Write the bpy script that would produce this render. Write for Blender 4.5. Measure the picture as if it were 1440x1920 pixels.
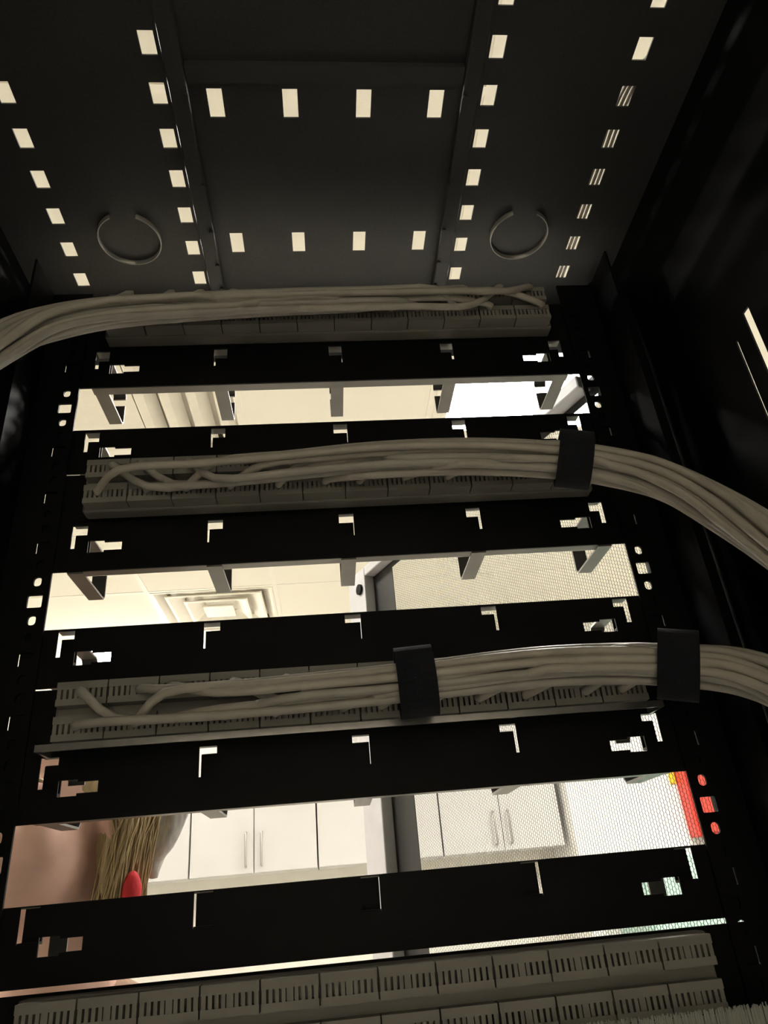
import bpy, bmesh, math, random
import numpy as np
from mathutils import Vector, Matrix

random.seed(7)
C = bpy.context.scene.collection
for o in list(bpy.data.objects):
    bpy.data.objects.remove(o)

# ------------------------------------------------------------------ camera, world, exposure
EYE = 1.40
ZO = EYE + 0.0975          # world z of the rack datum (all rack sizes below in mm from it)
sc = bpy.context.scene


def make_camera():
    f, yaw, pitch, roll = 1341.17, 0.1016, 0.4897, -0.0942
    cam = bpy.data.cameras.new('camera')
    co = bpy.data.objects.new('camera', cam)
    C.objects.link(co)
    fw = Vector((math.sin(yaw) * math.cos(pitch), math.cos(yaw) * math.cos(pitch), math.sin(pitch)))
    rt = Vector((math.cos(yaw), -math.sin(yaw), 0))
    up = rt.cross(fw)
    r2 = math.cos(roll) * rt + math.sin(roll) * up
    u2 = -math.sin(roll) * rt + math.cos(roll) * up
    m = Matrix((r2, u2, -fw)).transposed().to_4x4()
    m.translation = Vector((-0.0213, -0.5169, EYE))
    co.matrix_world = m
    cam.sensor_fit = 'VERTICAL'
    cam.sensor_height = 24.0
    cam.sensor_width = 18.0
    cam.lens = f / 1920 * 24.0
    cam.clip_start = 0.005
    cam.clip_end = 60
    sc.camera = co


make_camera()
w = bpy.data.worlds.new('world')
sc.world = w
w.use_nodes = True
w.node_tree.nodes['Background'].inputs[0].default_value = (0.9, 0.95, 1, 1)
w.node_tree.nodes['Background'].inputs[1].default_value = 0.02
sc.view_settings.view_transform = 'Standard'
sc.view_settings.look = 'None'
sc.view_settings.gamma = 1
sc.view_settings.use_curve_mapping = False
sc.view_settings.exposure = 1.55
LAMP = 20.5                # radiance of the ceiling light panels


# ------------------------------------------------------------------ materials
def mat(name, col, rough=0.5, metal=0.0, noise=0.06, scale=40.0, bump=0.0, spec=0.5, emit=None, coat=0.0, stretch=None):
    m = bpy.data.materials.new(name)
    m.use_nodes = True
    nt = m.node_tree
    b = nt.nodes['Principled BSDF']
    b.inputs['Roughness'].default_value = rough
    b.inputs['Metallic'].default_value = metal
    b.inputs['Specular IOR Level'].default_value = spec
    b.inputs['Coat Weight'].default_value = coat
    tc = nt.nodes.new('ShaderNodeTexCoord')
    n = nt.nodes.new('ShaderNodeTexNoise')
    n.inputs['Scale'].default_value = scale
    n.inputs['Detail'].default_value = 4
    if stretch:
        mp = nt.nodes.new('ShaderNodeMapping')
        mp.inputs['Scale'].default_value = stretch
        nt.links.new(tc.outputs['Object'], mp.inputs['Vector'])
        nt.links.new(mp.outputs['Vector'], n.inputs['Vector'])
    else:
        nt.links.new(tc.outputs['Object'], n.inputs['Vector'])
    r = nt.nodes.new('ShaderNodeValToRGB')
    r.color_ramp.elements[0].position = 0.3
    r.color_ramp.elements[1].position = 0.7
    lo = [max(0, c * (1 - noise)) for c in col]
    hi = [min(1, c * (1 + noise)) for c in col]
    r.color_ramp.elements[0].color = (*lo, 1)
    r.color_ramp.elements[1].color = (*hi, 1)
    nt.links.new(n.outputs['Fac'], r.inputs['Fac'])
    nt.links.new(r.outputs['Color'], b.inputs['Base Color'])
    if bump:
        bp = nt.nodes.new('ShaderNodeBump')
        bp.inputs['Strength'].default_value = bump
        bp.inputs['Distance'].default_value = 0.001
        nt.links.new(n.outputs['Fac'], bp.inputs['Height'])
        nt.links.new(bp.outputs['Normal'], b.inputs['Normal'])
    if emit:
        b.inputs['Emission Color'].default_value = (*emit[0], 1)
        b.inputs['Emission Strength'].default_value = emit[1]
    return m


M = dict(
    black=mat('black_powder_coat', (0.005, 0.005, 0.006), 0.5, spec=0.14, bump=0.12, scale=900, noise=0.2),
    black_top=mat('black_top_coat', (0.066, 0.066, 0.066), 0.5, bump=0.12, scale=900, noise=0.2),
    ring=mat('satin_ring_steel', (0.21, 0.2, 0.18), 0.35, metal=0.3, noise=0.1),
    steel=mat('zinc_steel', (0.42, 0.41, 0.4), 0.3, metal=0.9, noise=0.08, scale=120),
    collar=mat('collar_grey', (0.5, 0.49, 0.46), 0.3, metal=0.5, noise=0.05),
    lip=mat('door_lip_grey', (0.62, 0.62, 0.64), 0.4, noise=0.05),
    mesh=mat('perforated_steel', (0.03, 0.03, 0.03), 0.45, noise=0.1),
    housing=mat('patch_housing', (0.27, 0.255, 0.225), 0.55, noise=0.08),
    idc=mat('contact_block_plastic', (0.31, 0.295, 0.26), 0.5, noise=0.05),
    cable=mat('cable_jacket', (0.66, 0.61, 0.52), 0.45, noise=0.08, scale=60),
    cable2=mat('cable_jacket_grey', (0.58, 0.55, 0.48), 0.45, noise=0.08, scale=60),
    velcro=mat('velcro_black', (0.012, 0.013, 0.02), 0.9, bump=0.6, scale=1500, noise=0.3),
    bristle=mat('bristle_grey', (0.55, 0.57, 0.52), 0.6, noise=0.15),
    tile=mat('ceiling_tile', (0.90, 0.86, 0.745), 0.9, noise=0.02, scale=300, bump=0.1),
    tbar=mat('ceiling_grid_white', (0.90, 0.86, 0.75), 0.5, noise=0.02),
    vent=mat('vent_enamel', (0.84, 0.79, 0.67), 0.45, noise=0.02),
    wall=mat('wall_paint', (0.84, 0.81, 0.73), 0.8, noise=0.02, scale=8),
    pier=mat('wall_white_paint', (0.90, 0.89, 0.86), 0.75, noise=0.015, scale=8),
    floor=mat('vinyl_floor', (0.58, 0.56, 0.52), 0.4, noise=0.1, scale=5),
    lamp=mat('light_diffuser', (0.9, 0.9, 0.9), 0.5, emit=((1.0, 0.96, 0.895), LAMP)),
    cup=mat('cupboard_white', (0.66, 0.655, 0.64), 0.35, noise=0.015, scale=6),
    handle=mat('brushed_handle', (0.5, 0.49, 0.46), 0.35, metal=0.8, noise=0.1, stretch=(1, 1, 30)),
    red=mat('red_enamel', (0.75, 0.055, 0.035), 0.4, noise=0.05),
    yellow=mat('yellow_card', (0.85, 0.6, 0.03), 0.6, noise=0.04),
    teal=mat('pale_teal_enamel', (0.40, 0.56, 0.50), 0.45, noise=0.04),
    skin=mat('skin', (0.76, 0.48, 0.39), 0.55, noise=0.07, scale=25),
    hair=mat('hair_blond', (0.46, 0.35, 0.19), 0.45, noise=0.22, scale=40, stretch=(6, 6, 0.6)),
    hood=mat('grey_knit', (0.56, 0.55, 0.54), 0.85, noise=0.25, scale=60, bump=0.5, stretch=(3, 3, 0.7)),
    scarf=mat('red_scarf_cloth', (0.62, 0.03, 0.04), 0.8, noise=0.12, scale=120, bump=0.4),
    jacket=mat('tan_jacket_cloth', (0.34, 0.22, 0.15), 0.85, noise=0.15, scale=120, bump=0.3),
    trousers=mat('dark_trousers_cloth', (0.04, 0.045, 0.06), 0.85, noise=0.15, scale=120),
    eye=mat('eye_white', (0.8, 0.78, 0.75), 0.2, noise=0.01),
    iris=mat('iris_brown', (0.06, 0.035, 0.02), 0.2, noise=0.2),
    lips=mat('lips', (0.50, 0.2, 0.18), 0.45, noise=0.05),
    shoe=mat('shoe_black', (0.02, 0.02, 0.02), 0.5),
)


# ------------------------------------------------------------------ builders (rack numbers in mm)
def W(p):
    return Vector((p[0] / 1000, p[1] / 1000, p[2] / 1000 + ZO))


def wloc(o):
    v = Vector((0, 0, 0))
    while o:
        v += o.location
        o = o.parent
    return v


def obj(name, bm, m, parent=None, loc=None, smooth=False):
    """bm holds world coordinates; the mesh is re-based on parent location + loc."""
    base = wloc(parent) if parent else Vector((0, 0, 0))
    at = loc if loc is not None else base
    bmesh.ops.translate(bm, verts=bm.verts, vec=-at)
    bmesh.ops.recalc_face_normals(bm, faces=bm.faces)
    me = bpy.data.meshes.new(name)
    bm.to_mesh(me)
    bm.free()
    if smooth:
        for p in me.polygons:
            p.use_smooth = True
    return link(name, me, m, parent, at - base)


def link(name, me, m, parent, local):
    if m and not me.materials:
        me.materials.append(M[m] if isinstance(m, str) else m)
    o = bpy.data.objects.new(name, me)
    C.objects.link(o)
    o.location = local
    if parent:
        o.parent = parent
    return o


def thing(name, label, cat, loc, group=None):
    o = bpy.data.objects.new(name, None)
    C.objects.link(o)
    o.empty_display_size = 0.05
    o.location = loc
    tag(o, label, cat, group)
    return o


def tag(o, label, cat, group=None):
    o['label'] = label
    o['category'] = cat
    if group:
        o['group'] = group
    return o


def struct(o, label=None):
    o['kind'] = 'structure'
    if label:
        o['label'] = label
    return o


def box(bm, x0, x1, y0, y1, z0, z1, mm=True):
    vs = []
    for z in (z0, z1):
        for x, y in ((x0, y0), (x1, y0), (x1, y1), (x0, y1)):
            vs.append(bm.verts.new(W((x, y, z)) if mm else Vector((x, y, z))))
    for f in ((0, 3, 2, 1), (4, 5, 6, 7), (0, 1, 5, 4), (1, 2, 6, 5), (2, 3, 7, 6), (3, 0, 4, 7)):
        bm.faces.new([vs[i] for i in f])
    return bm


def bevel_all(bm, w_, seg=2):
    bmesh.ops.bevel(bm, geom=list(bm.edges), offset=w_, segments=seg, profile=0.5, affect='EDGES')
    return bm


def nb():
    return bmesh.new()


def plate(bm, u0, u1, v0, v1, holes, t, fn, round_=()):
    """flat plate with rectangular holes; fn maps (u, v, w) in mm to a world vector."""
    us = sorted({u0, u1} | {h[i] for h in holes for i in (0, 1) if u0 < h[i] < u1})
    vs = sorted({v0, v1} | {h[i] for h in holes for i in (2, 3) if v0 < h[i] < v1})
    nu, nv = len(us) - 1, len(vs) - 1
    sol = [[True] * nv for _ in range(nu)]
    for i in range(nu):
        uc = (us[i] + us[i + 1]) / 2
        for j in range(nv):
            vc = (vs[j] + vs[j + 1]) / 2
            for h in holes:
                if h[0] < uc < h[1] and h[2] < vc < h[3]:
                    sol[i][j] = False
                    break
    cache = {}

    def vt(i, j, k):
        key = (i, j, k)
        if key not in cache:
            cache[key] = bm.verts.new(fn(us[i], vs[j], k * t))
        return cache[key]

    def face(*ks):
        bm.faces.new([vt(*k) for k in ks])
    for i in range(nu):
        for j in range(nv):
            if not sol[i][j]:
                continue
            face((i, j, 0), (i, j + 1, 0), (i + 1, j + 1, 0), (i + 1, j, 0))
            face((i, j, 1), (i + 1, j, 1), (i + 1, j + 1, 1), (i, j + 1, 1))
            if i == 0 or not sol[i - 1][j]:
                face((i, j, 0), (i, j, 1), (i, j + 1, 1), (i, j + 1, 0))
            if i == nu - 1 or not sol[i + 1][j]:
                face((i + 1, j, 0), (i + 1, j + 1, 0), (i + 1, j + 1, 1), (i + 1, j, 1))
            if j == 0 or not sol[i][j - 1]:
                face((i, j, 0), (i + 1, j, 0), (i + 1, j, 1), (i, j, 1))
            if j == nv - 1 or not sol[i][j + 1]:
                face((i, j + 1, 0), (i, j + 1, 1), (i + 1, j + 1, 1), (i + 1, j + 1, 0))
    for (a0, a1, b0, b1, r) in round_:       # corner fillets (prisms) that round a hole
        for (cu, cv, su, sv) in ((a0, b0, 1, 1), (a1, b0, -1, 1), (a1, b1, -1, -1), (a0, b1, 1, -1)):
            pts = [(cu, cv)]
            for k in range(4):
                a = math.pi / 2 * k / 3
                pts.append((cu + su * r * (1 - math.sin(a)), cv + sv * r * (1 - math.cos(a))))
            lo = [bm.verts.new(fn(p[0], p[1], 0)) for p in pts]
            hi = [bm.verts.new(fn(p[0], p[1], t)) for p in pts]
            n = len(pts)
            bm.faces.new(lo)
            bm.faces.new(hi[::-1])
            for k in range(n):
                bm.faces.new([lo[k], hi[k], hi[(k + 1) % n], lo[(k + 1) % n]])
    return bm


def tube(bm, pts, r, sides=8, cap=True, flat=1.0):
    """sweep a circle (radius r or list) along world points."""
    n = len(pts)
    rings = []
    prev = None
    for i, p in enumerate(pts):
        d = (pts[min(i + 1, n - 1)] - pts[max(i - 1, 0)]).normalized()
        if prev is None:
            a = Vector((0, 0, 1)) if abs(d.z) < 0.9 else Vector((1, 0, 0))
            u = d.cross(a).normalized()
        else:
            u = (prev - d * prev.dot(d)).normalized()
        prev = u
        v = d.cross(u)
        rr = r[i] if isinstance(r, (list, tuple)) else r
        rings.append([bm.verts.new(p + (u * math.cos(2 * math.pi * k / sides) + v * math.sin(2 * math.pi * k / sides) * flat) * rr) for k in range(sides)])
    for a, b in zip(rings, rings[1:]):
        for k in range(sides):
            bm.faces.new([a[k], a[(k + 1) % sides], b[(k + 1) % sides], b[k]])
    if cap:
        bm.faces.new(rings[0][::-1])
        bm.faces.new(rings[-1])
    return bm


def spline(ctrl, n):
    """Catmull-Rom through control vectors."""
    P = [ctrl[0] * 2 - ctrl[1]] + list(ctrl) + [ctrl[-1] * 2 - ctrl[-2]]
    out = []
    segs = len(ctrl) - 1
    for i in range(n):
        t = i / (n - 1) * segs
        k = min(int(t), segs - 1)
        f = t - k
        a, b, c, d = P[k:k + 4]
        out.append(0.5 * ((2 * b) + (c - a) * f + (2 * a - 5 * b + 4 * c - d) * f * f + (3 * b - a - 3 * c + d) * f ** 3))
    return out


XZ = lambda y: (lambda u, v, t: W((u, y + t, v)))
U = 44.45
ZTOP = 469.6


# ================================================================== THE ROOM
CEIL = EYE + 1.35
FZ = 0.0
XL, XR, YB, YF = -3.2, 3.3, -2.6, 3.95


def room():
    b = nb(); box(b, XL, XR, YB, YF, -0.1, 0, False)
    struct(obj('floor', b, 'floor'), 'pale grey vinyl floor of the room around the rack')
    b = nb(); box(b, XL, XR, YF, YF + 0.1, 0, CEIL + .2, False)
    struct(obj('wall_front', b, 'wall'), 'cream wall behind the white cupboards')
    b = nb(); box(b, XL, XR, YB - 0.1, YB, 0, CEIL + .2, False)
    struct(obj('wall_back', b, 'wall'), 'cream wall behind the rack')
    b = nb(); box(b, XL - .1, XL, YB, YF, 0, CEIL + .2, False)
    struct(obj('wall_left', b, 'wall'), 'cream wall at the left of the room')
    b = nb(); box(b, XR, XR + .1, YB, YF, 0, CEIL + .2, False)
    struct(obj('wall_right', b, 'wall'), 'cream wall at the right of the room')
    b = nb(); box(b, 1.225, XR, 3.5, YF, 0, CEIL, False)
    struct(obj('wall_pier', b, 'pier'), 'bright white wall beside the cupboards behind the perforated door')
    b = nb(); box(b, XL, XR, YB, YF, CEIL + 0.12, CEIL + 0.2, False)
    ceil = struct(obj('ceiling', b, 'tile'), 'cream suspended tile ceiling')
    # grid
    gx = [-0.254 + 0.6 * k for k in range(-4, 6)]
    gy = [0.3 + 0.6 * k for k in range(-4, 7)]
    gx = [x for x in gx if XL < x < XR]
    gy = [y for y in gy if YB < y < YF]
    for x in gx:
        b = nb(); box(b, x - .011, x + .011, YB, YF, CEIL - .0005, CEIL + .03, False)
        obj('grid_bar', b, 'tbar', ceil)
    for y in gy:
        b = nb(); box(b, XL, XR, y - .009, y + .009, CEIL - .0003, CEIL + .028, False)
        obj('grid_bar', b, 'tbar', ceil)
    b = nb(); box(b, -.2985, .2985, -.2985, .2985, 0.0, .015, False)
    me = bpy.data.meshes.new('tile'); b.to_mesh(me); b.free()
    lamps = {(0.646, 1.2): 'bright square ceiling light panel above the open rack door',
             (-1.154, 3.6): 'square ceiling light panel above the left end of the cupboards',
             (-1.154, 0.6): 'added ceiling light panel, out of view, above the left side of the rack',  # unseen lamp added as extra room light
             (1.846, 1.8): 'added fill light panel, out of view, between the rack and the red wall box',  # unseen lamp added to brighten the white pier and the room
             (1.846, 0.6): 'added fill light panel, out of view, above the right side of the rack'}  # unseen lamp added to lift the ceiling near the rack
    vents = {(-0.554, 1.2): 'slatted air grille in the ceiling in front of the rack',
             (-0.554, 3.0): 'nested square air diffuser in the ceiling before the cupboards'}
    xs = [gx[0] - .3] + [x + .3 for x in gx]
    ys = [gy[0] - .3] + [y + .3 for y in gy]
    for x in xs:
        for y in ys:
            if not (XL + .28 < x < XR - .28 and YB + .28 < y < YF - .28):
                continue
            key = None
            for k in list(lamps) + list(vents):
                if abs(k[0] - x) < .1 and abs(k[1] - y) < .1:
                    key = k
            if key in lamps:
                light_panel(x, y, lamps[key])
            elif key in vents:
                (grille if y < 2 else diffuser)(x, y, vents[key])
            else:
                link('tile', me, 'tile', ceil, Vector((x, y, CEIL + .002)))


def light_panel(x, y, label):
    t = thing('ceiling_light', label, 'ceiling light', (x, y, CEIL), 'square light panels in the ceiling')
    b = nb()
    for s in (-1, 1):
        box(b, x + s * .29 - (0.0 if s < 0 else .045), x + s * .29 + (.045 if s < 0 else 0), y - .29, y + .29, CEIL - .003, CEIL + .05, False)
        box(b, x - .245, x + .245, y + s * .29 - (0.0 if s < 0 else .045), y + s * .29 + (.045 if s < 0 else 0), CEIL - .003, CEIL + .05, False)
    obj('frame', b, 'tbar', t)
    b = nb(); box(b, x - .246, x + .246, y - .246, y + .246, CEIL + .006, CEIL + .02, False)
    obj('diffuser', b, 'lamp', t)
    b = nb(); box(b, x - .27, x + .27, y - .27, y + .27, CEIL + .051, CEIL + .075, False)
    obj('back_plate', b, 'tbar', t)


def grille(x, y, label):
    t = thing('air_grille', label, 'air vent', (x, y, CEIL))
    b = nb(); box(b, x - .29, x + .29, y - .29, y + .29, CEIL + .06, CEIL + .075, False)
    obj('back_plate', b, 'vent', t)
    b = nb(); box(b, x - .29, x + .0, y - .29, y + .29, CEIL - .002, CEIL + .006, False)
    obj('cover_plate', b, 'vent', t)
    for x0 in (x + .003, x + .076, x + .155, x + .234):
        b = nb()
        prof = [(x0, CEIL - .002), (x0 + .004, CEIL - .003), (x0 + .026, CEIL + .004), (x0 + .056, CEIL + .030), (x0 + .055, CEIL + .034), (x0 + .024, CEIL + .008)]
        ends = [[b.verts.new((px, yy, pz)) for px, pz in prof] for yy in (y - .285, y + .285)]
        b.faces.new(ends[0]); b.faces.new(ends[1][::-1])
        for q in range(6):
            b.faces.new([ends[0][q], ends[0][(q + 1) % 6], ends[1][(q + 1) % 6], ends[1][q]])
        obj('slat', b, 'vent', t)


def diffuser(x, y, label):
    t = thing('air_diffuser', label, 'air vent', (x, y, CEIL))
    b = nb(); box(b, x - .29, x + .29, y - .29, y + .29, CEIL + .06, CEIL + .075, False)
    obj('back_plate', b, 'vent', t)
    for k, (ro, ri) in enumerate(((.288, .235), (.232, .160), (.155, .080))):
        b = nb()
        zo, zi = CEIL - .002, CEIL + .036
        prof = [(ro, zo), (ro - .012, zo), (ri, zi), (ri, zi + .004), (ro - .01, zo + .006), (ro, zo + .006)]
        loops = []
        for r, z in prof:
            loops.append([b.verts.new((x + sx * r, y + sy * r, z)) for sx, sy in ((-1, -1), (1, -1), (1, 1), (-1, 1))])
        for a, c in zip(loops, loops[1:] + loops[:1]):
            for q in range(4):
                b.faces.new([a[q], a[(q + 1) % 4], c[(q + 1) % 4], c[q]])
        obj('vane', b, 'vent', t)
    b = nb(); box(b, x - .076, x + .076, y - .076, y + .076, CEIL - .002, CEIL + .008, False)
    bevel_all(b, .003, 1)
    obj('centre_plate', b, 'vent', t)


room()


def cupboards():
    z0, z1 = W((0, 0, 54)).z, W((0, 0, 54)).z + .72
    names = ['white wall cupboard at the left end, partly hidden by the person',
             'white two-door wall cupboard left of the open rack door edge',
             'white wall cupboard behind the grey edge of the rack door',
             'white wall cupboard seen only through the perforated door']
    for i, lab in enumerate(names):
        x0 = -1.421 + .655 * i
        x1 = x0 + .652
        t = thing('wall_cupboard', lab, 'cupboard', ((x0 + x1) / 2, 3.78, z0), 'white wall cupboards in a row')
        b = nb(); box(b, x0 + .002, x1 - .002, 3.62, YF, z0, z1, False)
        obj('body', b, 'cup', t)
        for s in (0, 1):
            a0 = x0 + .0025 + s * .326
            b = nb(); box(b, a0, a0 + .321, 3.6, 3.6195, z0 + .002, z1 - .002, False)
            bevel_all(b, .0015, 1)
            d = obj('door', b, 'cup', t)
            hx = x0 + .326 + (.040 if s else -.040)
            hz = W((0, 0, 88)).z
            b = nb()
            pts = spline([Vector((hx, 3.6, hz)), Vector((hx, 3.575, hz + .004)), Vector((hx, 3.568, hz + .02)), Vector((hx, 3.566, hz + .08)),
                          Vector((hx, 3.568, hz + .14)), Vector((hx, 3.575, hz + .156)), Vector((hx, 3.6, hz + .16))], 24)
            tube(b, pts, .006, 8)
            obj('handle', b, 'handle', d, smooth=True)


cupboards()


def far_right():
    # red wall box with yellow tag, pale teal cabinet below it
    zb = W((0, 0, 30)).z
    t = thing('wall_box', 'red metal box on the white wall seen through the perforated door', 'wall box', (1.98, 3.44, zb))
    b = nb(); box(b, 1.835, 2.13, 3.40, 3.4995, zb, zb + .46, False); bevel_all(b, .006, 2)
    obj('body', b, 'red', t)
    b = nb(); box(b, 1.85, 2.115, 3.385, 3.399, zb + .015, zb + .445, False); bevel_all(b, .004, 2)
    d = obj('door', b, 'red', t)
    b = nb(); box(b, 2.085, 2.1, 3.37, 3.3845, zb + .2, zb + .26, False); bevel_all(b, .003, 1)
    obj('latch', b, 'steel', d)
    b = nb(); box(b, 1.80, 1.832, 3.488, 3.4995, zb + .27, zb + .47, False); bevel_all(b, .002, 1)
    tag(obj('wall_tag', b, 'yellow'), 'narrow yellow strip on the wall beside the red box', 'wall sign')
    t = thing('metal_cabinet', 'pale teal metal cabinet standing under the red wall box', 'cabinet', (1.8, 3.3, 0))
    zt = W((0, 0, -50)).z
    b = nb(); box(b, 1.36, 2.3, 3.08, 3.495, .05, zt, False); bevel_all(b, .004, 2)
    obj('body', b, 'teal', t)
    for s in (0, 1):
        b = nb(); box(b, 1.372 + s * .462, 1.826 + s * .462, 3.062, 3.0785, .08, zt - .02, False); bevel_all(b, .003, 1)
        d = obj('door', b, 'teal', t)
        hx = 1.79 + s * .08
        b = nb(); box(b, hx - .008, hx + .008, 3.035, 3.0615, .75, .88, False); bevel_all(b, .004, 1)
        obj('handle', b, 'steel', d)
    b = nb(); box(b, 1.39, 2.27, 3.1, 3.48, 0, .05, False)
    obj('plinth', b, 'black', t)


far_right()


# ================================================================== THE RACK CABINET
rack = thing('rack_cabinet', 'black steel network rack cabinet seen from inside, perforated door open', 'rack cabinet', (0, -0.33, 0))
YBACK, YFRONT = -760, 100
ZFLOOR = -ZO * 1000


def cabinet():
    # top panel with slots
    holes = []
    for x in (-248, -132, 132, 248):
        for k in range(0, 17):
            yc = 19.8 - 37.97 * k
            holes.append((x - 5.8, x + 5.8, yc - 8.8, yc + 8.8))
    for yc in (-162.5, -23.7, -302, -441):
        for k in range(4):
            xc = (k - 1.5) * 59.2
            holes.append((xc - 6, xc + 6, yc - 12, yc + 12))
    holes = [tuple(round(v, 2) for v in h) for h in holes]
    b = nb()
    plate(b, -300, 300, YBACK, YFRONT - 1, holes, 1.6, lambda u, v, t: W((u, v, ZTOP + t)))
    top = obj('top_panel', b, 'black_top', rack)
    # two stiffening channels under the top, the fan tray frame between them
    for s in (-1, 1):
        b = nb()
        x = s * 115
        box(b, x - 7, x + 7, YBACK + 10, 60, ZTOP - 9, ZTOP - .1)
        bevel_all(b, .0015, 2)
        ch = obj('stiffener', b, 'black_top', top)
        for y in (-175, -95, -45, -5, 25):
            b = nb()
            tube(b, [W((x - s * 5, y, ZTOP - 9.2)), W((x - s * 5, y, ZTOP - 12))], .0022, 10)
            obj('rivet', b, 'black_top', ch, smooth=False)
    b = nb()
    box(b, -107.5, 107.5, -196, -182, ZTOP - 6, ZTOP - .1)
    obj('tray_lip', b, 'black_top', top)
    # round cable entry collars
    for s in (-1, 1):
        b = nb()
        cx, cy, r = s * 188, -32, 29
        n = 40
        prof = [(r, ZTOP), (r, ZTOP - 5), (r - 1.2, ZTOP - 5), (r - 1.2, ZTOP)]
        th_ = [math.radians(-66 + 312 * k / (n - 1)) for k in range(n)]
        loops = [[b.verts.new(W((cx + a * math.cos(q), cy + a * math.sin(q), z))) for q in th_] for a, z in prof]
        for l0, l1 in zip(loops, loops[1:]):
            for k in range(n - 1):
                b.faces.new([l0[k], l0[(k + 1) % n], l1[(k + 1) % n], l1[k]])
        obj('cable_entry_collar', b, 'collar', top, smooth=True)
    # side panels; the right one has two narrow vertical slots
    for s in (-1, 1):
        hs = [(-141, -133, 60, 262), (-117.6, -115.2, 60, 250)]
        b = nb()
        plate(b, YBACK, YFRONT - 20, ZFLOOR + 60, ZTOP, hs, 1.5, lambda u, v, t: W((s * (300 + t), u, v)))
        sp = obj('side_panel', b, 'black', rack)
    # front posts, header, sill
    for s in (-1, 1):
        b = nb()
        box(b, *sorted((s * 287, s * 300)), 66, 98, ZFLOOR + 40, ZTOP + 1)
        bevel_all(b, .004, 3)
        obj('front_post', b, 'black', rack)
        b = nb()
        box(b, *sorted((s * 272, s * 299.5)), YBACK, YBACK + 30, ZFLOOR + 40, ZTOP - .5)
        bevel_all(b, .003, 2)
        obj('rear_post', b, 'black', rack)
        # bright-edged vertical channel between rail and side
        b = nb()
        tube(b, [W((s * 283, 30, ZFLOOR + 80)), W((s * 283, 30, ZTOP - 10))], .007, 12)
        obj('edge_rod', b, 'black', rack, smooth=True)
        b = nb()
        box(b, *sorted((s * 262, s * 299)), 2, 4, ZFLOOR + 60, 428)
        obj('filler_plate', b, 'black', rack)
    b = nb(); box(b, -286, 286, 72, 98, 424, ZTOP + 1); bevel_all(b, .003, 2)
    obj('header', b, 'black', rack)
    b = nb(); box(b, -300, 300, YBACK, YFRONT, ZFLOOR, ZFLOOR + 55); bevel_all(b, .003, 1)
    obj('base', b, 'black', rack)
    # front mounting rails with three holes per unit
    for s in (-1, 1):
        holes, rnd = [], []
        k = -6
        while k < 40:
            zc = 116.5 + k * U
            if zc > 428 - 25:
                break
            for dz, hw, hh, r in ((0, 5.4, 5.0, 1.0), (15.9, 2.9, 3.7, 2.4), (-15.0, 2.9, 3.7, 2.4)):
                xc = s * 236
                h = (xc - hw, xc + hw, zc + dz - hh, zc + dz + hh)
                holes.append(h)
                rnd.append((*h, r))
            k += 1
        b = nb()
        plate(b, *sorted((s * 226.5, s * 264)), -1200, 428, holes, 2.0, XZ(-2), rnd)
        box(b, *sorted((s * 262, s * 264)), -45, -2, -1200, 428)
        obj('mounting_rail', b, 'black', rack)


cabinet()


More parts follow.
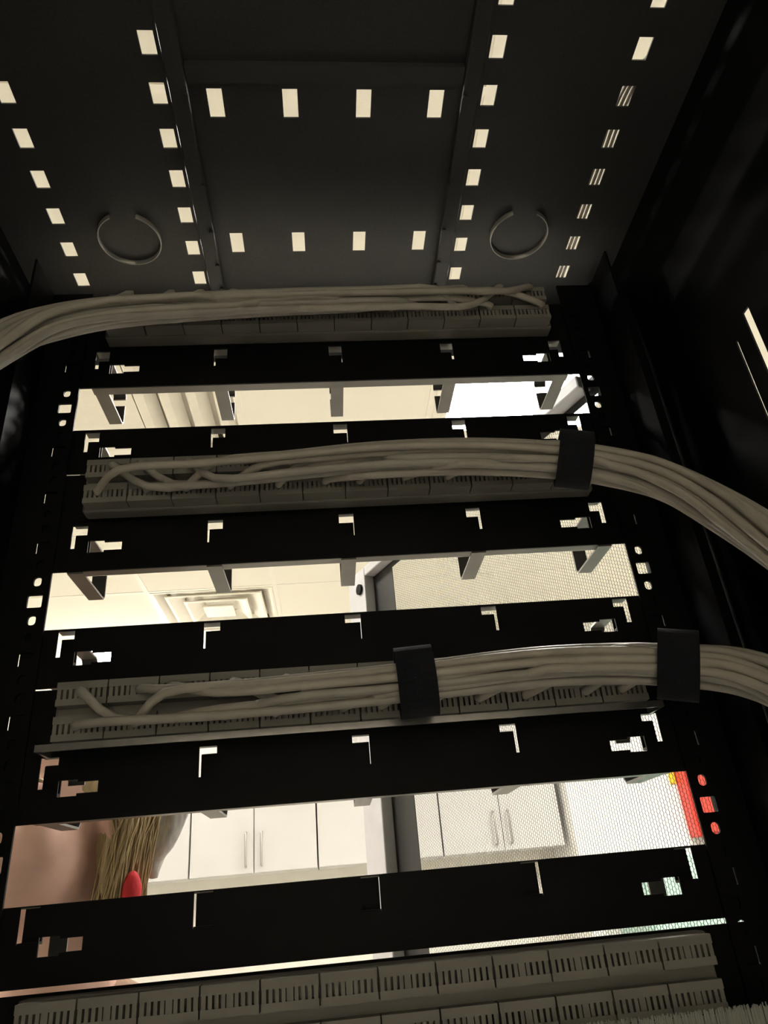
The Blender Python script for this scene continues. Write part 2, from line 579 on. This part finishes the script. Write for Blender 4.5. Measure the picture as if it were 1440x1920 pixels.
def rack_door():
    th = math.radians(66)
    hx, hy = 292.0, 76.0
    width = 618.0
    ztop, zbot = 386.0, ZFLOOR + 70
    du = Vector((-math.cos(th), math.sin(th), 0))      # from hinge to free edge
    dn = Vector((-math.sin(th), -math.cos(th), 0))     # towards the inside (camera)

    def P(s, n, z):            # s from hinge, n towards the inside
        v = Vector((hx, hy, 0)) + du * s + dn * n
        return W((v.x, v.y, z))

    def dbox(bm, s0, s1, n0, n1, z0, z1):
        vs = []
        for z in (z0, z1):
            for s, n in ((s0, n0), (s1, n0), (s1, n1), (s0, n1)):
                vs.append(bm.verts.new(P(s, n, z)))
        for f in ((0, 3, 2, 1), (4, 5, 6, 7), (0, 1, 5, 4), (1, 2, 6, 5), (2, 3, 7, 6), (3, 0, 4, 7)):
            bm.faces.new([vs[i] for i in f])
    m0, m1 = 8.0, width - 122.0
    zt, zb = ztop - 24, -330.0
    # dark sheet borders
    b = nb()
    dbox(b, 0, m0, 0, 1.2, zbot, ztop)
    dbox(b, m1, width, 0, 1.2, zbot, ztop)
    dbox(b, m0, m1, 0, 1.2, zt, ztop)
    dbox(b, m0, m1, 0, 1.2, zbot, zb)
    door = obj('door', b, 'mesh', rack)
    door['label'] = 'black perforated steel door, standing open'
    # grey return lip all round
    b = nb()
    dbox(b, width - 60, width, 1.2, 20, zbot, ztop)
    bevel_all(b, .002, 2)
    o = obj('edge_lip', b, 'lip', door); o['label'] = 'light grey inner lip along the free edge'
    b = nb()
    dbox(b, 22, width - 61, 1.2, 20, ztop - 16, ztop)
    bevel_all(b, .002, 2)
    obj('top_lip', b, 'lip', door)
    b = nb()
    dbox(b, 0, 6, 1.2, 5, zbot, ztop - 17)
    bevel_all(b, .002, 2)
    obj('hinge_lip', b, 'mesh', door)
    b = nb()
    tube(b, [P(width - 44, 19.5, 352), P(width - 44, 24, 352)], .009, 20)
    obj('lock_stud', b, 'black', door)
    # perforated sheet: staggered hexagonal holes
    p = 3.9
    c = p * .866
    R = p / math.sqrt(3)
    ni = int((m1 - m0) / c)
    nj = int((zt - zb) / p)
    I, J = np.meshgrid(np.arange(ni), np.arange(nj), indexing='ij')
    sc_ = (m0 + c * (I + .5)).ravel()
    zc_ = (zb + p * (J + .5) + (I % 2) * p / 2).ravel()
    ang = np.arange(6) * math.pi / 3
    ks, kz = .80, .95
    N = len(sc_)
    s_o = sc_[:, None] + R * np.cos(ang)
    z_o = zc_[:, None] + R * np.sin(ang)
    s_i = sc_[:, None] + R * ks * np.cos(ang)
    z_i = zc_[:, None] + R * kz * np.sin(ang)
    S = np.concatenate([s_o, s_i], 1).ravel()
    Z = np.concatenate([z_o, z_i], 1).ravel()
    co = np.stack([hx + du.x * S + dn.x * .6, hy + du.y * S + dn.y * .6, Z], 1) / 1000
    co[:, 2] += ZO
    co -= np.array(wloc(door))
    q = np.array([[a, (a + 1) % 6, 6 + (a + 1) % 6, 6 + a] for a in range(6)])
    F = (np.arange(N)[:, None, None] * 12 + q[None]).reshape(-1, 4)
    me = bpy.data.meshes.new('perforated_sheet')
    me.vertices.add(len(co)); me.vertices.foreach_set('co', co.astype(np.float32).ravel())
    me.loops.add(F.size); me.loops.foreach_set('vertex_index', F.astype(np.int32).ravel())
    me.polygons.add(len(F))
    me.polygons.foreach_set('loop_start', np.arange(0, F.size, 4, dtype=np.int32))
    me.polygons.foreach_set('loop_total', np.full(len(F), 4, dtype=np.int32))
    me.update(calc_edges=True)
    link('perforated_sheet', me, 'mesh', door, Vector((0, 0, 0)))
    for z in (330, -60, -700):
        b = nb()
        tube(b, [W((hx + 2, hy + 6, z - 25)), W((hx + 2, hy + 6, z + 25))], .006, 12)
        obj('hinge', b, 'steel', door)


rack_door()

# ------------------------------------------------------------------ cable managers
ring_me = {}


def ring_mesh(flip):
    """flat steel D-ring, 11 mm band, drawn in the YZ plane; z = 0 at slot top."""
    if flip in ring_me:
        return ring_me[flip]
    b = nb()
    h = 40.0
    path = [(1.5, -h), (56, -h), (59, -h + 3), (59, -h + 22)]
    path2 = [(59, -h + 30), (59, -7), (56, -4), (10.5, -4)]

    def strap(path):
        t = 1.6
        rings = []
        for i, (y, z) in enumerate(path):
            a = Vector(path[max(i - 1, 0)]); c = Vector(path[min(i + 1, len(path) - 1)])
            d = (c - a).normalized()
            n = Vector((-d.y, d.x))
            rings.append([b.verts.new((sx * .0059, (y + n.x * sn * t / 2) / 1000, (z + n.y * sn * t / 2) / 1000)) for sx, sn in ((-1, -1), (1, -1), (1, 1), (-1, 1))])
        for r0, r1 in zip(rings, rings[1:]):
            for k in range(4):
                b.faces.new([r0[k], r0[(k + 1) % 4], r1[(k + 1) % 4], r1[k]])
        b.faces.new(rings[0][::-1]); b.faces.new(rings[-1])
    strap(path); strap(path2)
    bmesh.ops.recalc_face_normals(b, faces=b.faces)
    me = bpy.data.meshes.new('ring'); b.to_mesh(me); b.free()
    me.materials.append(M['ring'])
    ring_me[flip] = me
    return me


def bracket_mesh():
    if 'bracket' in ring_me:
        return ring_me['bracket']
    b = nb()

    def bx(x0, x1, y0, y1, z0, z1):
        vs = [b.verts.new((x / 1000, y / 1000, z / 1000)) for z in (z0, z1) for x, y in ((x0, y0), (x1, y0), (x1, y1), (x0, y1))]
        for f in ((0, 3, 2, 1), (4, 5, 6, 7), (0, 1, 5, 4), (1, 2, 6, 5), (2, 3, 7, 6), (3, 0, 4, 7)):
            b.faces.new([vs[i] for i in f])
    bx(-5.95, 5.95, 9.2, 10.6, -24, -3.8)
    bx(-5.95, 5.95, 1.5, 9.2, -24, -22.4)
    bmesh.ops.recalc_face_normals(b, faces=b.faces)
    me = bpy.data.meshes.new('ring_bracket'); b.to_mesh(me); b.free()
    me.materials.append(M['black'])  # rear leg of the ring, its shade put into a black colour
    ring_me['bracket'] = me
    return me


def cable_manager(zt, slot, label, lift=0.0):
    """1U black panel: zt its top edge, slot the centre height of the lit part of its ring slots."""
    zb = zt - 43.4
    zm = (zt + zb) / 2 - 1.0
    t = thing('cable_manager', label, 'cable manager', W((0, 0, zb)), 'black one-unit cable managers in the rack')
    st = slot + 2.8
    holes = [((i - 2) * 105.2 - 6, (i - 2) * 105.2 + 6, st - 20, st) for i in range(5)]
    rnd = []
    for s in (-1, 1):
        a = sorted((s * 190.5, s * 203)); c = sorted((s * 177, s * 190.5))
        holes.append((a[0], a[1], zm - 5.2, zm + 5.2))
        holes.append((c[0], c[1], zm - 3.6, zm + 3.6))
    b = nb()
    plate(b, -241, 241, zb, zt, holes, 1.5, XZ(0.05))
    obj('panel', b, 'black', t)
    for z in (zb, zt - 1.4):
        b = nb()
        box(b, -217, 217, 1.55, 10.5, z, z + 1.4)
        obj('flange', b, 'ring', t)
    for i in range(5):
        link('ring', ring_mesh(0), None, t, W(((i - 2) * 105.2, 0, st + lift)) - t.location)
        link('ring_bracket', bracket_mesh(), None, t, W(((i - 2) * 105.2, 0, st + lift)) - t.location)
    for s in (-1, 1):
        for dz in (-15.9, 15.9):
            b = nb()
            c = (s * 236, 1.6, (zt + zb) / 2 + dz)
            tube(b, [W(c), W((c[0], 4.4, c[2]))], [.0048, .0036], 12)
            obj('screw', b, 'steel', t)
    return t


E0 = 5.0
mgr = [(E0 + 8 * U, 355.6, 'black cable manager right below the topmost patch panel'),
       (E0 + 6 * U, 266.7, 'black cable manager right above the second patch panel from the top'),
       (E0 + 4 * U + .8, 176.8, 'black cable manager right below the second patch panel from the top'),
       (E0 + 2 * U, 89.9, 'black cable manager right above the third patch panel from the top'),
       (E0, 0.0, 'black cable manager right below the third patch panel from the top'),
       (E0 - 2 * U - 1.5, -88.9, 'black cable manager right above the lowest patch panel')]
for i, (zt, sl, lab) in enumerate(mgr):
    cable_manager(zt, sl, lab, 3.4 if i == 5 else 0.0)

# ------------------------------------------------------------------ patch panels
blk = None


def block_mesh():
    global blk
    if blk:
        return blk
    b = nb()

    def bx(x0, x1, y0, y1, z0, z1):
        vs = []
        for z in (z0, z1):
            for x, y in ((x0, y0), (x1, y0), (x1, y1), (x0, y1)):
                vs.append(b.verts.new((x / 1000, y / 1000, z / 1000)))
        for f in ((0, 3, 2, 1), (4, 5, 6, 7), (0, 1, 5, 4), (1, 2, 6, 5), (2, 3, 7, 6), (3, 0, 4, 7)):
            b.faces.new([vs[i] for i in f])
    bx(-16.4, 16.4, -5, 0, -8, 8)
    bx(-16.4, 16.4, -12, -5, 3.0, 8)
    bx(-16.4, 16.4, -12, -5, -8, -3.6)
    for k in range(9):
        x = (k - 4) * 3.7
        wd = (1.25, 1.1, 1.1, 1.1, 1.9, 1.1, 1.1, 1.1, 1.25)[k]
        bx(x - wd, x + wd, -11.6, -5, -3.6, 3.0)
    bmesh.ops.recalc_face_normals(b, faces=b.faces)
    me = bpy.data.meshes.new('contact_block'); b.to_mesh(me); b.free()
    me.materials.append(M['idc'])
    blk = me
    return me


def patch_panel(zt, label, bar):
    zb = zt - 44.1
    zm = (zt + zb) / 2
    t = thing('patch_panel', label, 'patch panel', W((0, 0, zb)), 'patch panels in the rack seen from behind')
    b = nb()
    holes = []
    for k in range(24):
        xc = (k - 11.5) * 16.6 + (math.floor(k / 6) - 1.5) * 3
        holes.append((xc - 6.2, xc + 6.2, zm - 7, zm + 7))
    box(b, -241, 241, .05, 1.8, zb, zt)
    obj('front_plate', b, 'black', t)
    b = nb(); box(b, -206, 206, -14, 0, zb + 1.5, zt - 1.5); bevel_all(b, .002, 2)
    obj('rear_housing', b, 'housing', t)
    for row in (-1, 1):
        for k in range(12):
            link('contact_block', block_mesh(), None, t, W(((k - 5.5) * 33.8, -14.1, zm + row * 11.5)) - t.location)
    # embossed number strip between the rows
    b = nb()
    box(b, -203, 203, -16.5, -14.05, zm - 3.4, zm + 3.4)
    obj('number_strip', b, 'idc', t)
    if bar:
        b = nb()
        box(b, -212, 212, -25, -23, zb - 3, zb + 1.5)
        for s in (-1, 1):
            box(b, s * 211 - 1, s * 211 + 1, -23, 0, zb - 3, zb + 1.5)
        obj('support_bar', b, 'steel', t)
    return t


pp = [(E0 + 9 * U - .3, 'topmost patch panel, cables leaving it to the left', False),
      (E0 + 5 * U - .3, 'second patch panel from the top, half covered by its cable bundle', False),
      (E0 + U - .3, 'third patch panel from the top, its bundle held by two black straps', True),
      (E0 - 3 * U - 3.5, 'lowest patch panel in view, without any cable bundle in front', True)]
for zt, lab, bar in pp:
    patch_panel(zt, lab, bar)


# ------------------------------------------------------------------ cable bundles
def hexpack(n, r):
    pts = []
    k = 0
    for i in range(-5, 6):
        for j in range(-5, 6):
            pts.append((2 * r * (i + .5 * (j % 2)), 1.732 * r * j))
    pts.sort(key=lambda p: p[0] ** 2 + p[1] ** 2)
    return pts[:n]


def bundle(label, zpanel, ctrl, side, straps, n=24, seed=1, r=3.1, flatten=0.82):
    """ctrl: trunk control points (mm) from the panel's far end to where the bundle leaves; side +1 right, -1 left."""
    rnd = random.Random(seed)
    root = thing('cable_bundle', label, 'cable bundle', W(ctrl[len(ctrl) // 2]), 'grey cable bundles behind the patch panels')
    trunk = spline([Vector(c) for c in ctrl], 60)
    off = hexpack(n, r * 1.02)
    rnd.shuffle(off)
    frames = []
    for i, p in enumerate(trunk):
        d = (trunk[min(i + 1, 59)] - trunk[max(i - 1, 0)]).normalized()
        u = Vector((0, 0, 1)) - d * d.z
        if u.length < .2:
            u = Vector((0, -1, 0)) - d * -d.y
        u.normalize()
        frames.append((p, d, u, d.cross(u)))
    for c in range(n):
        row = 1 if c % 2 else -1
        k = c // 2
        xs = (k - 5.5) * 33.8 + rnd.uniform(-8, 8)
        # index where the cable joins the trunk
        ji = 0
        for i in range(60):
            if (trunk[i].x - xs) * side > 22:
                ji = i
                break
        else:
            ji = 50
        ph = rnd.uniform(0, 6.28)
        pts = [Vector((xs, -26.6, zpanel + row * 11)), Vector((xs + side * 2, -31, zpanel + row * 10.5))]
        for i in range(ji, 60):
            p, d, u, v = frames[i]
            a = .25 * math.sin(i * .09 + ph)
            ox, oy = off[c]
            grow = 0.75 + 0.25 * min(1, i / 40)
            q = p + (u * (ox * math.cos(a) - oy * math.sin(a)) + v * (ox * math.sin(a) + oy * math.cos(a)) * flatten) * grow
            if (i - ji) % 3 == 0 or i == 59:
                pts.append(q)
        path = [W(q) for q in spline(pts, max(24, len(pts) * 3))]
        b = nb()
        tube(b, path, r / 1000, 8)
        obj('cable', b, 'cable' if rnd.random() < .6 else 'cable2', root, smooth=True)
    R = max(math.hypot(*o) for o in off) + r + 1.2
    for (fi, wd, rot) in straps:
        i0 = int(fi)
        f = fi - i0
        p, d, u, v = frames[i0]
        p = p.lerp(frames[min(i0 + 1, 59)][0], f)
        b = nb()
        nseg = 36
        loops = []
        for (rr, s) in ((R, -.5), (R + 2.2, -.5), (R + 2.2, .5), (R, .5)):
            loops.append([b.verts.new(W(p + d * (s * wd) + u * rr * math.cos(2 * math.pi * q / nseg) + v * rr * flatten * math.sin(2 * math.pi * q / nseg))) for q in range(nseg)])
        for a, c in zip(loops, loops[1:] + loops[:1]):
            for q in range(nseg):
                b.faces.new([a[q], a[(q + 1) % nseg], c[(q + 1) % nseg], c[q]])
        o = obj('strap', b, 'velcro', root, smooth=False)
        o['label'] = 'black hook and loop strap'
    return root


bundle('grey cable bundle running from the topmost patch panel out to the left', 365 + 22,
       [(190, -36, 380), (80, -42, 374), (-40, -48, 367), (-150, -56, 355), (-205, -66, 339), (-245, -85, 302), (-268, -125, 220), (-274, -165, 100), (-274, -185, -150), (-274, -185, -500)],
       -1, [], seed=3)
bundle('grey cable bundle arching right from the second patch panel under one black strap', 183 + 22,
       [(-185, -38, 196), (-80, -47, 195), (20, -54, 198), (100, -60, 194), (165, -68, 182), (200, -76, 168), (228, -88, 147), (255, -112, 100), (268, -160, 20), (272, -250, -150), (272, -262, -500)],
       1, [(24.5, 25, 0)], seed=5)
bundle('grey cable bundle on the third patch panel held by two black straps', 5 + 22,
       [(-190, -38, 25), (-90, -45, 22), (30, -52, 24), (110, -58, 27), (170, -62, 25), (208, -72, 18), (240, -92, 4), (258, -118, -30), (262, -150, -120), (262, -155, -300), (262, -155, -520)],
       1, [(12.2, 25, 0), (29.2, 25, 0)], seed=8, n=24)


# ------------------------------------------------------------------ brush panel at the very bottom
def brush_panel():
    zt = E0 - 4 * U - 2.9
    t = thing('brush_panel', 'cable entry panel with pale bristles under the lowest patch panel', 'brush panel', W((0, 0, zt - 44)))
    b = nb()
    plate(b, -241, 241, zt - 43.4, zt, [(-200, 200, zt - 36, zt - 6)], 1.5, XZ(.05))
    obj('frame', b, 'black', t)
    b = nb()
    rnd = random.Random(2)
    for k in range(1200):
        x = -206 + 440 * k / 1199 + rnd.uniform(-.4, .4)
        z1 = zt + 5 + rnd.uniform(-1.0, 1.6)
        tube(b, [W((x, -37, zt - 30)), W((x + rnd.uniform(-1, 1), -38 + rnd.uniform(-1, 1), z1))], [.0007, .0004], 4)
    o = obj('bristles', b, 'bristle', t)
    o['kind'] = 'stuff'
    b = nb(); box(b, -215, 240, -41, -34, zt - 42, zt - 28); bevel_all(b, .001, 1)
    obj('brush_holder', b, 'steel', t)


brush_panel()


# three thin cables lying on the cabinet top over the right slot column
def top_cables():
    for k, dx in enumerate((-4.2, 0.0, 4.2)):
        b = nb()
        pts = spline([W((246 + dx, 90, ZTOP + 3.5)), W((247 + dx, 0, ZTOP + 3.4)), W((248 + dx, -100, ZTOP + 3.4)), W((249 + dx, -170, ZTOP + 3.4)), W((262 + dx * .6, -205, ZTOP + 3.4)), W((290 + dx * .3, -230, ZTOP + 3.4))], 40)
        tube(b, pts, .0016, 8)
        o = obj('thin_cable', b, 'cable2', smooth=True)
        tag(o, ['left', 'middle', 'right'][k] + 'most thin grey cable over the slots of the rack top' if k != 1 else 'middle thin grey cable over the slots of the rack top', 'cable', 'thin cables on the rack top')


top_cables()


# ================================================================== THE PERSON (outside, left of the open door)
def capsule(bm, a, b_, ra, rb, n=14):
    d = b_ - a
    pts = [a + d * t for t in (0, .25, .5, .75, 1)]
    rs = [ra + (rb - ra) * t for t in (0, .25, .5, .75, 1)]
    tube(bm, pts, rs, n)
    for p, r in ((a, ra), (b_, rb)):
        bmesh.ops.create_uvsphere(bm, u_segments=n, v_segments=8, radius=r, matrix=Matrix.Translation(p))


def ell(bm, c, rx, ry, rz, rot=None, seg=24):
    m = Matrix.Translation(c) @ (rot.to_4x4() if rot else Matrix.Identity(4)) @ Matrix.Diagonal((rx, ry, rz, 1))
    bmesh.ops.create_uvsphere(bm, u_segments=seg, v_segments=seg // 2, radius=1, matrix=m)


def fuse(bm, voxel, smooth=6):
    """voxel-remesh overlapping pieces into one continuous surface and return a new bmesh."""
    me = bpy.data.meshes.new('tmp'); bm.to_mesh(me); bm.free()
    o = bpy.data.objects.new('tmp', me); C.objects.link(o)
    r = o.modifiers.new('r', 'REMESH'); r.mode = 'VOXEL'; r.voxel_size = voxel
    s = o.modifiers.new('s', 'SMOOTH'); s.iterations = smooth; s.factor = .5
    dg = bpy.context.evaluated_depsgraph_get()
    ev = o.evaluated_get(dg)
    out = bmesh.new(); out.from_mesh(ev.to_mesh())
    ev.to_mesh_clear()
    bpy.data.objects.remove(o); bpy.data.meshes.remove(me)
    return out


def person():
    hc = W((-338, 385, 12))                # centre of the head
    yaw = math.radians(-25)                # turned to the picture's left
    base = Vector((hc.x, hc.y + .06, 0))
    t = thing('person', 'person with blond hair, tan jacket, red scarf and grey hood looking in from outside', 'person', base)
    R = Matrix.Rotation(yaw, 3, 'Z')       # local: -Y is where the face looks

    def L(x, y, z):
        return hc + R @ Vector((x, y, z))
    b = nb()
    ell(b, L(0, .012, .03), .076, .094, .088, R)             # skull
    ell(b, L(0, -.022, -.035), .062, .070, .082, R)          # face
    ell(b, L(0, -.048, -.088), .032, .032, .026, R)          # chin
    for s in (-1, 1):
        ell(b, L(s * .036, -.055, -.028), .030, .030, .034, R)   # cheeks
        ell(b, L(s * .078, .012, -.012), .010, .018, .032, R)    # ears
        ell(b, L(s * .032, -.078, .022), .022, .012, .008, R)    # brow
    capsule(b, L(0, -.084, .008), L(0, -.104, -.028), .009, .013)
    ell(b, L(0, -.098, -.034), .017, .012, .009, R)
    capsule(b, L(0, .02, -.05), L(0, .035, -.17), .056, .060)    # neck
    sh = Vector((hc.x, hc.y + .055, hc.z - .24))
    # torso, arms, legs: one body
    ell(b, sh + Vector((0, .01, -.12)), .17, .10, .20)
    ell(b, sh + Vector((0, .01, -.42)), .15, .10, .18)
    hands = []
    for s in (-1, 1):
        sp = sh + Vector((s * .17, 0, .0))
        el = sp + Vector((s * .05, -.01 if s > 0 else .02, -.28))
        wr = el + Vector((s * -.01, -.10, -.22))
        capsule(b, sp, el, .050, .040)
        capsule(b, el, wr, .039, .027)
        hd = (wr - el).normalized()
        palm = wr + hd * .05
        capsule(b, wr, palm, .026, .034)
        for q in range(4):
            fx = palm + Vector(((q - 1.5) * .019, 0, 0)) + hd * .02
            ln = (.062, .072, .068, .052)[q]
            capsule(b, fx, fx + hd * ln * .55 + Vector((0, -.006, 0)), .0095, .0088, 8)
            capsule(b, fx + hd * ln * .55 + Vector((0, -.006, 0)), fx + hd * ln + Vector((0, -.022, 0)), .0088, .0075, 8)
        capsule(b, wr + hd * .02 + Vector((-s * .02, -.01, 0)), palm + Vector((-s * .045, -.022, -.005)), .012, .009, 8)
        hip = Vector((hc.x + s * .085, hc.y + .07, .82))
        kn = Vector((hc.x + s * .095, hc.y + .05, .46))
        an = Vector((hc.x + s * .10, hc.y + .08, .09))
        capsule(b, hip, kn, .082, .056)
        capsule(b, kn, an, .054, .036)
        capsule(b, an + Vector((0, .02, -.045)), an + Vector((0, -.12, -.055)), .035, .030)
    body = fuse(b, .007, 5)
    bo = obj('body', body, 'skin', t, smooth=True)
    # eyes, brows, lips
    for s in (-1, 1):
        b = nb(); ell(b, L(s * .032, -.076, .004), .014, .012, .010, R, 16)
        e = obj('eye', b, 'eye', t, smooth=True)
        b = nb(); ell(b, L(s * .032, -.087, .004), .0055, .003, .0055, R, 12)
        obj('iris', b, 'iris', e, smooth=True)
        b = nb(); tube(b, spline([L(s * .014, -.092, .024), L(s * .034, -.092, .031), L(s * .056, -.078, .024)], 10), [.002, .003, .004, .004, .004, .004, .0035, .003, .0025, .002], 8)
        obj('eyebrow', b, 'hair', t, smooth=True)
    b = nb(); ell(b, L(0, -.086, -.062), .024, .010, .005, R, 16); ell(b, L(0, -.085, -.071), .021, .010, .006, R, 16)
    obj('lips', fuse(b, .002, 3), 'lips', t, smooth=True)
    # hair: a cap plus many locks falling past the ears
    b = nb()
    ell(b, L(0, .026, .046), .088, .100, .092, R)
    ell(b, L(0, .055, -.01), .080, .072, .10, R)
    ell(b, L(.074, .030, -.050), .012, .032, .090, R)
    ell(b, L(-.074, .020, -.035), .012, .036, .080, R)
    cap = fuse(b, .006, 4)
    # open the face
    dele = [v for v in cap.verts if (R.transposed() @ (v.co - hc)).y < -.035 and (R.transposed() @ (v.co - hc)).z < .062]
    bmesh.ops.delete(cap, geom=dele, context='VERTS')
    ho = obj('hair', cap, 'hair', t, smooth=True)
    rnd = random.Random(4)
    b = nb()
    for k in range(1300):
        s = 1 if rnd.random() < .7 else -1
        a = rnd.uniform(.006, .055) if s > 0 else rnd.uniform(-.01, .08)
        x0 = s * (.066 + rnd.uniform(0, .018))
        ln = rnd.uniform(.05, .12)
        p = [L(x0 * .75, a * .8, .105 - abs(a) * .2), L(x0 * 1.08, a, .055), L(x0 * 1.15 + s * rnd.uniform(-.004, .010), a + rnd.uniform(-.01, .01), .0),
             L(x0 * 1.12 + s * rnd.uniform(-.006, .006), a + rnd.uniform(-.006, .006), -.04), L(x0 * .98 + s * rnd.uniform(-.010, .008), a + rnd.uniform(-.008, .008), -.07 - ln * .5)]
        tube(b, spline(p, 14), [.0004 + .0007 * math.sin(math.pi * (i + 1) / 16) for i in range(14)], 5)
    lo = obj('hair_locks', b, 'hair', ho, smooth=True)
    lo['kind'] = 'stuff'
    # clothing
    b = nb()
    ell(b, sh + Vector((0, .01, -.12)), .19, .118, .215)
    ell(b, sh + Vector((0, .01, -.42)), .172, .12, .21)
    for s in (-1, 1):
        sp = sh + Vector((s * .17, 0, .0))
        el = sp + Vector((s * .05, -.01 if s > 0 else .02, -.28))
        wr = el + Vector((s * -.01, -.10, -.22))
        capsule(b, sp, el, .066, .055)
        capsule(b, el, wr, .054, .040)
    obj('jacket', fuse(b, .012, 6), 'jacket', t, smooth=True)
    b = nb()
    for s in (-1, 1):
        hip = Vector((hc.x + s * .085, hc.y + .07, .84))
        kn = Vector((hc.x + s * .095, hc.y + .05, .46))
        an = Vector((hc.x + s * .10, hc.y + .08, .11))
        capsule(b, hip, kn, .10, .075); capsule(b, kn, an, .072, .058)
    obj('trousers', fuse(b, .014, 6), 'trousers', t, smooth=True)
    for s in (-1, 1):
        b = nb()
        a = Vector((hc.x + s * .10, hc.y + .10, .05))
        capsule(b, a + Vector((0, .02, .0)), a + Vector((0, -.14, -.005)), .046, .042)
        bb = fuse(b, .01, 4)
        for v in bb.verts:
            v.co.z = max(v.co.z, .002)
        obj('shoe', bb, 'shoe', t, smooth=True)
    # red scarf coil, its knot beside the hair
    b = nb()
    n = 40
    cpts = [L(.070 * math.cos(2 * math.pi * k / n), .03 + .066 * math.sin(2 * math.pi * k / n), -.150 + .045 * math.cos(2 * math.pi * k / n)) for k in list(range(-1, 12))]
    tube(b, cpts, .017, 10, flat=1.0)
    ell(b, W((-240, 362, -72)), .011, .012, .022)
    obj('scarf', fuse(b, .005, 3), 'scarf', t, smooth=True)
    # grey hood hanging behind the head on the right, drawn to a point below
    b = nb()
    n = 18
    for q in range(7):
        x = -236 + 8.0 * q
        z1 = -58 + 9 * abs(q - 3.0) + rnd.uniform(-3, 3)
        y = 445 + 6 * math.sin(q * 2.1)
        tube(b, spline([W((x * .55 - 160, y + 20, 150)), W((x * .9 - 40, y + 5, 90)), W((x - 14, y, 30)), W((x * .4 - 150 + q * 1.0, y, -20)), W((-243 + q * 1.5, y + 4, z1))], 20), [.010 - .0035 * (i / 19) for i in range(20)], 10)
    obj('hood', fuse(b, .004, 2), 'hood', t, smooth=True)


person()
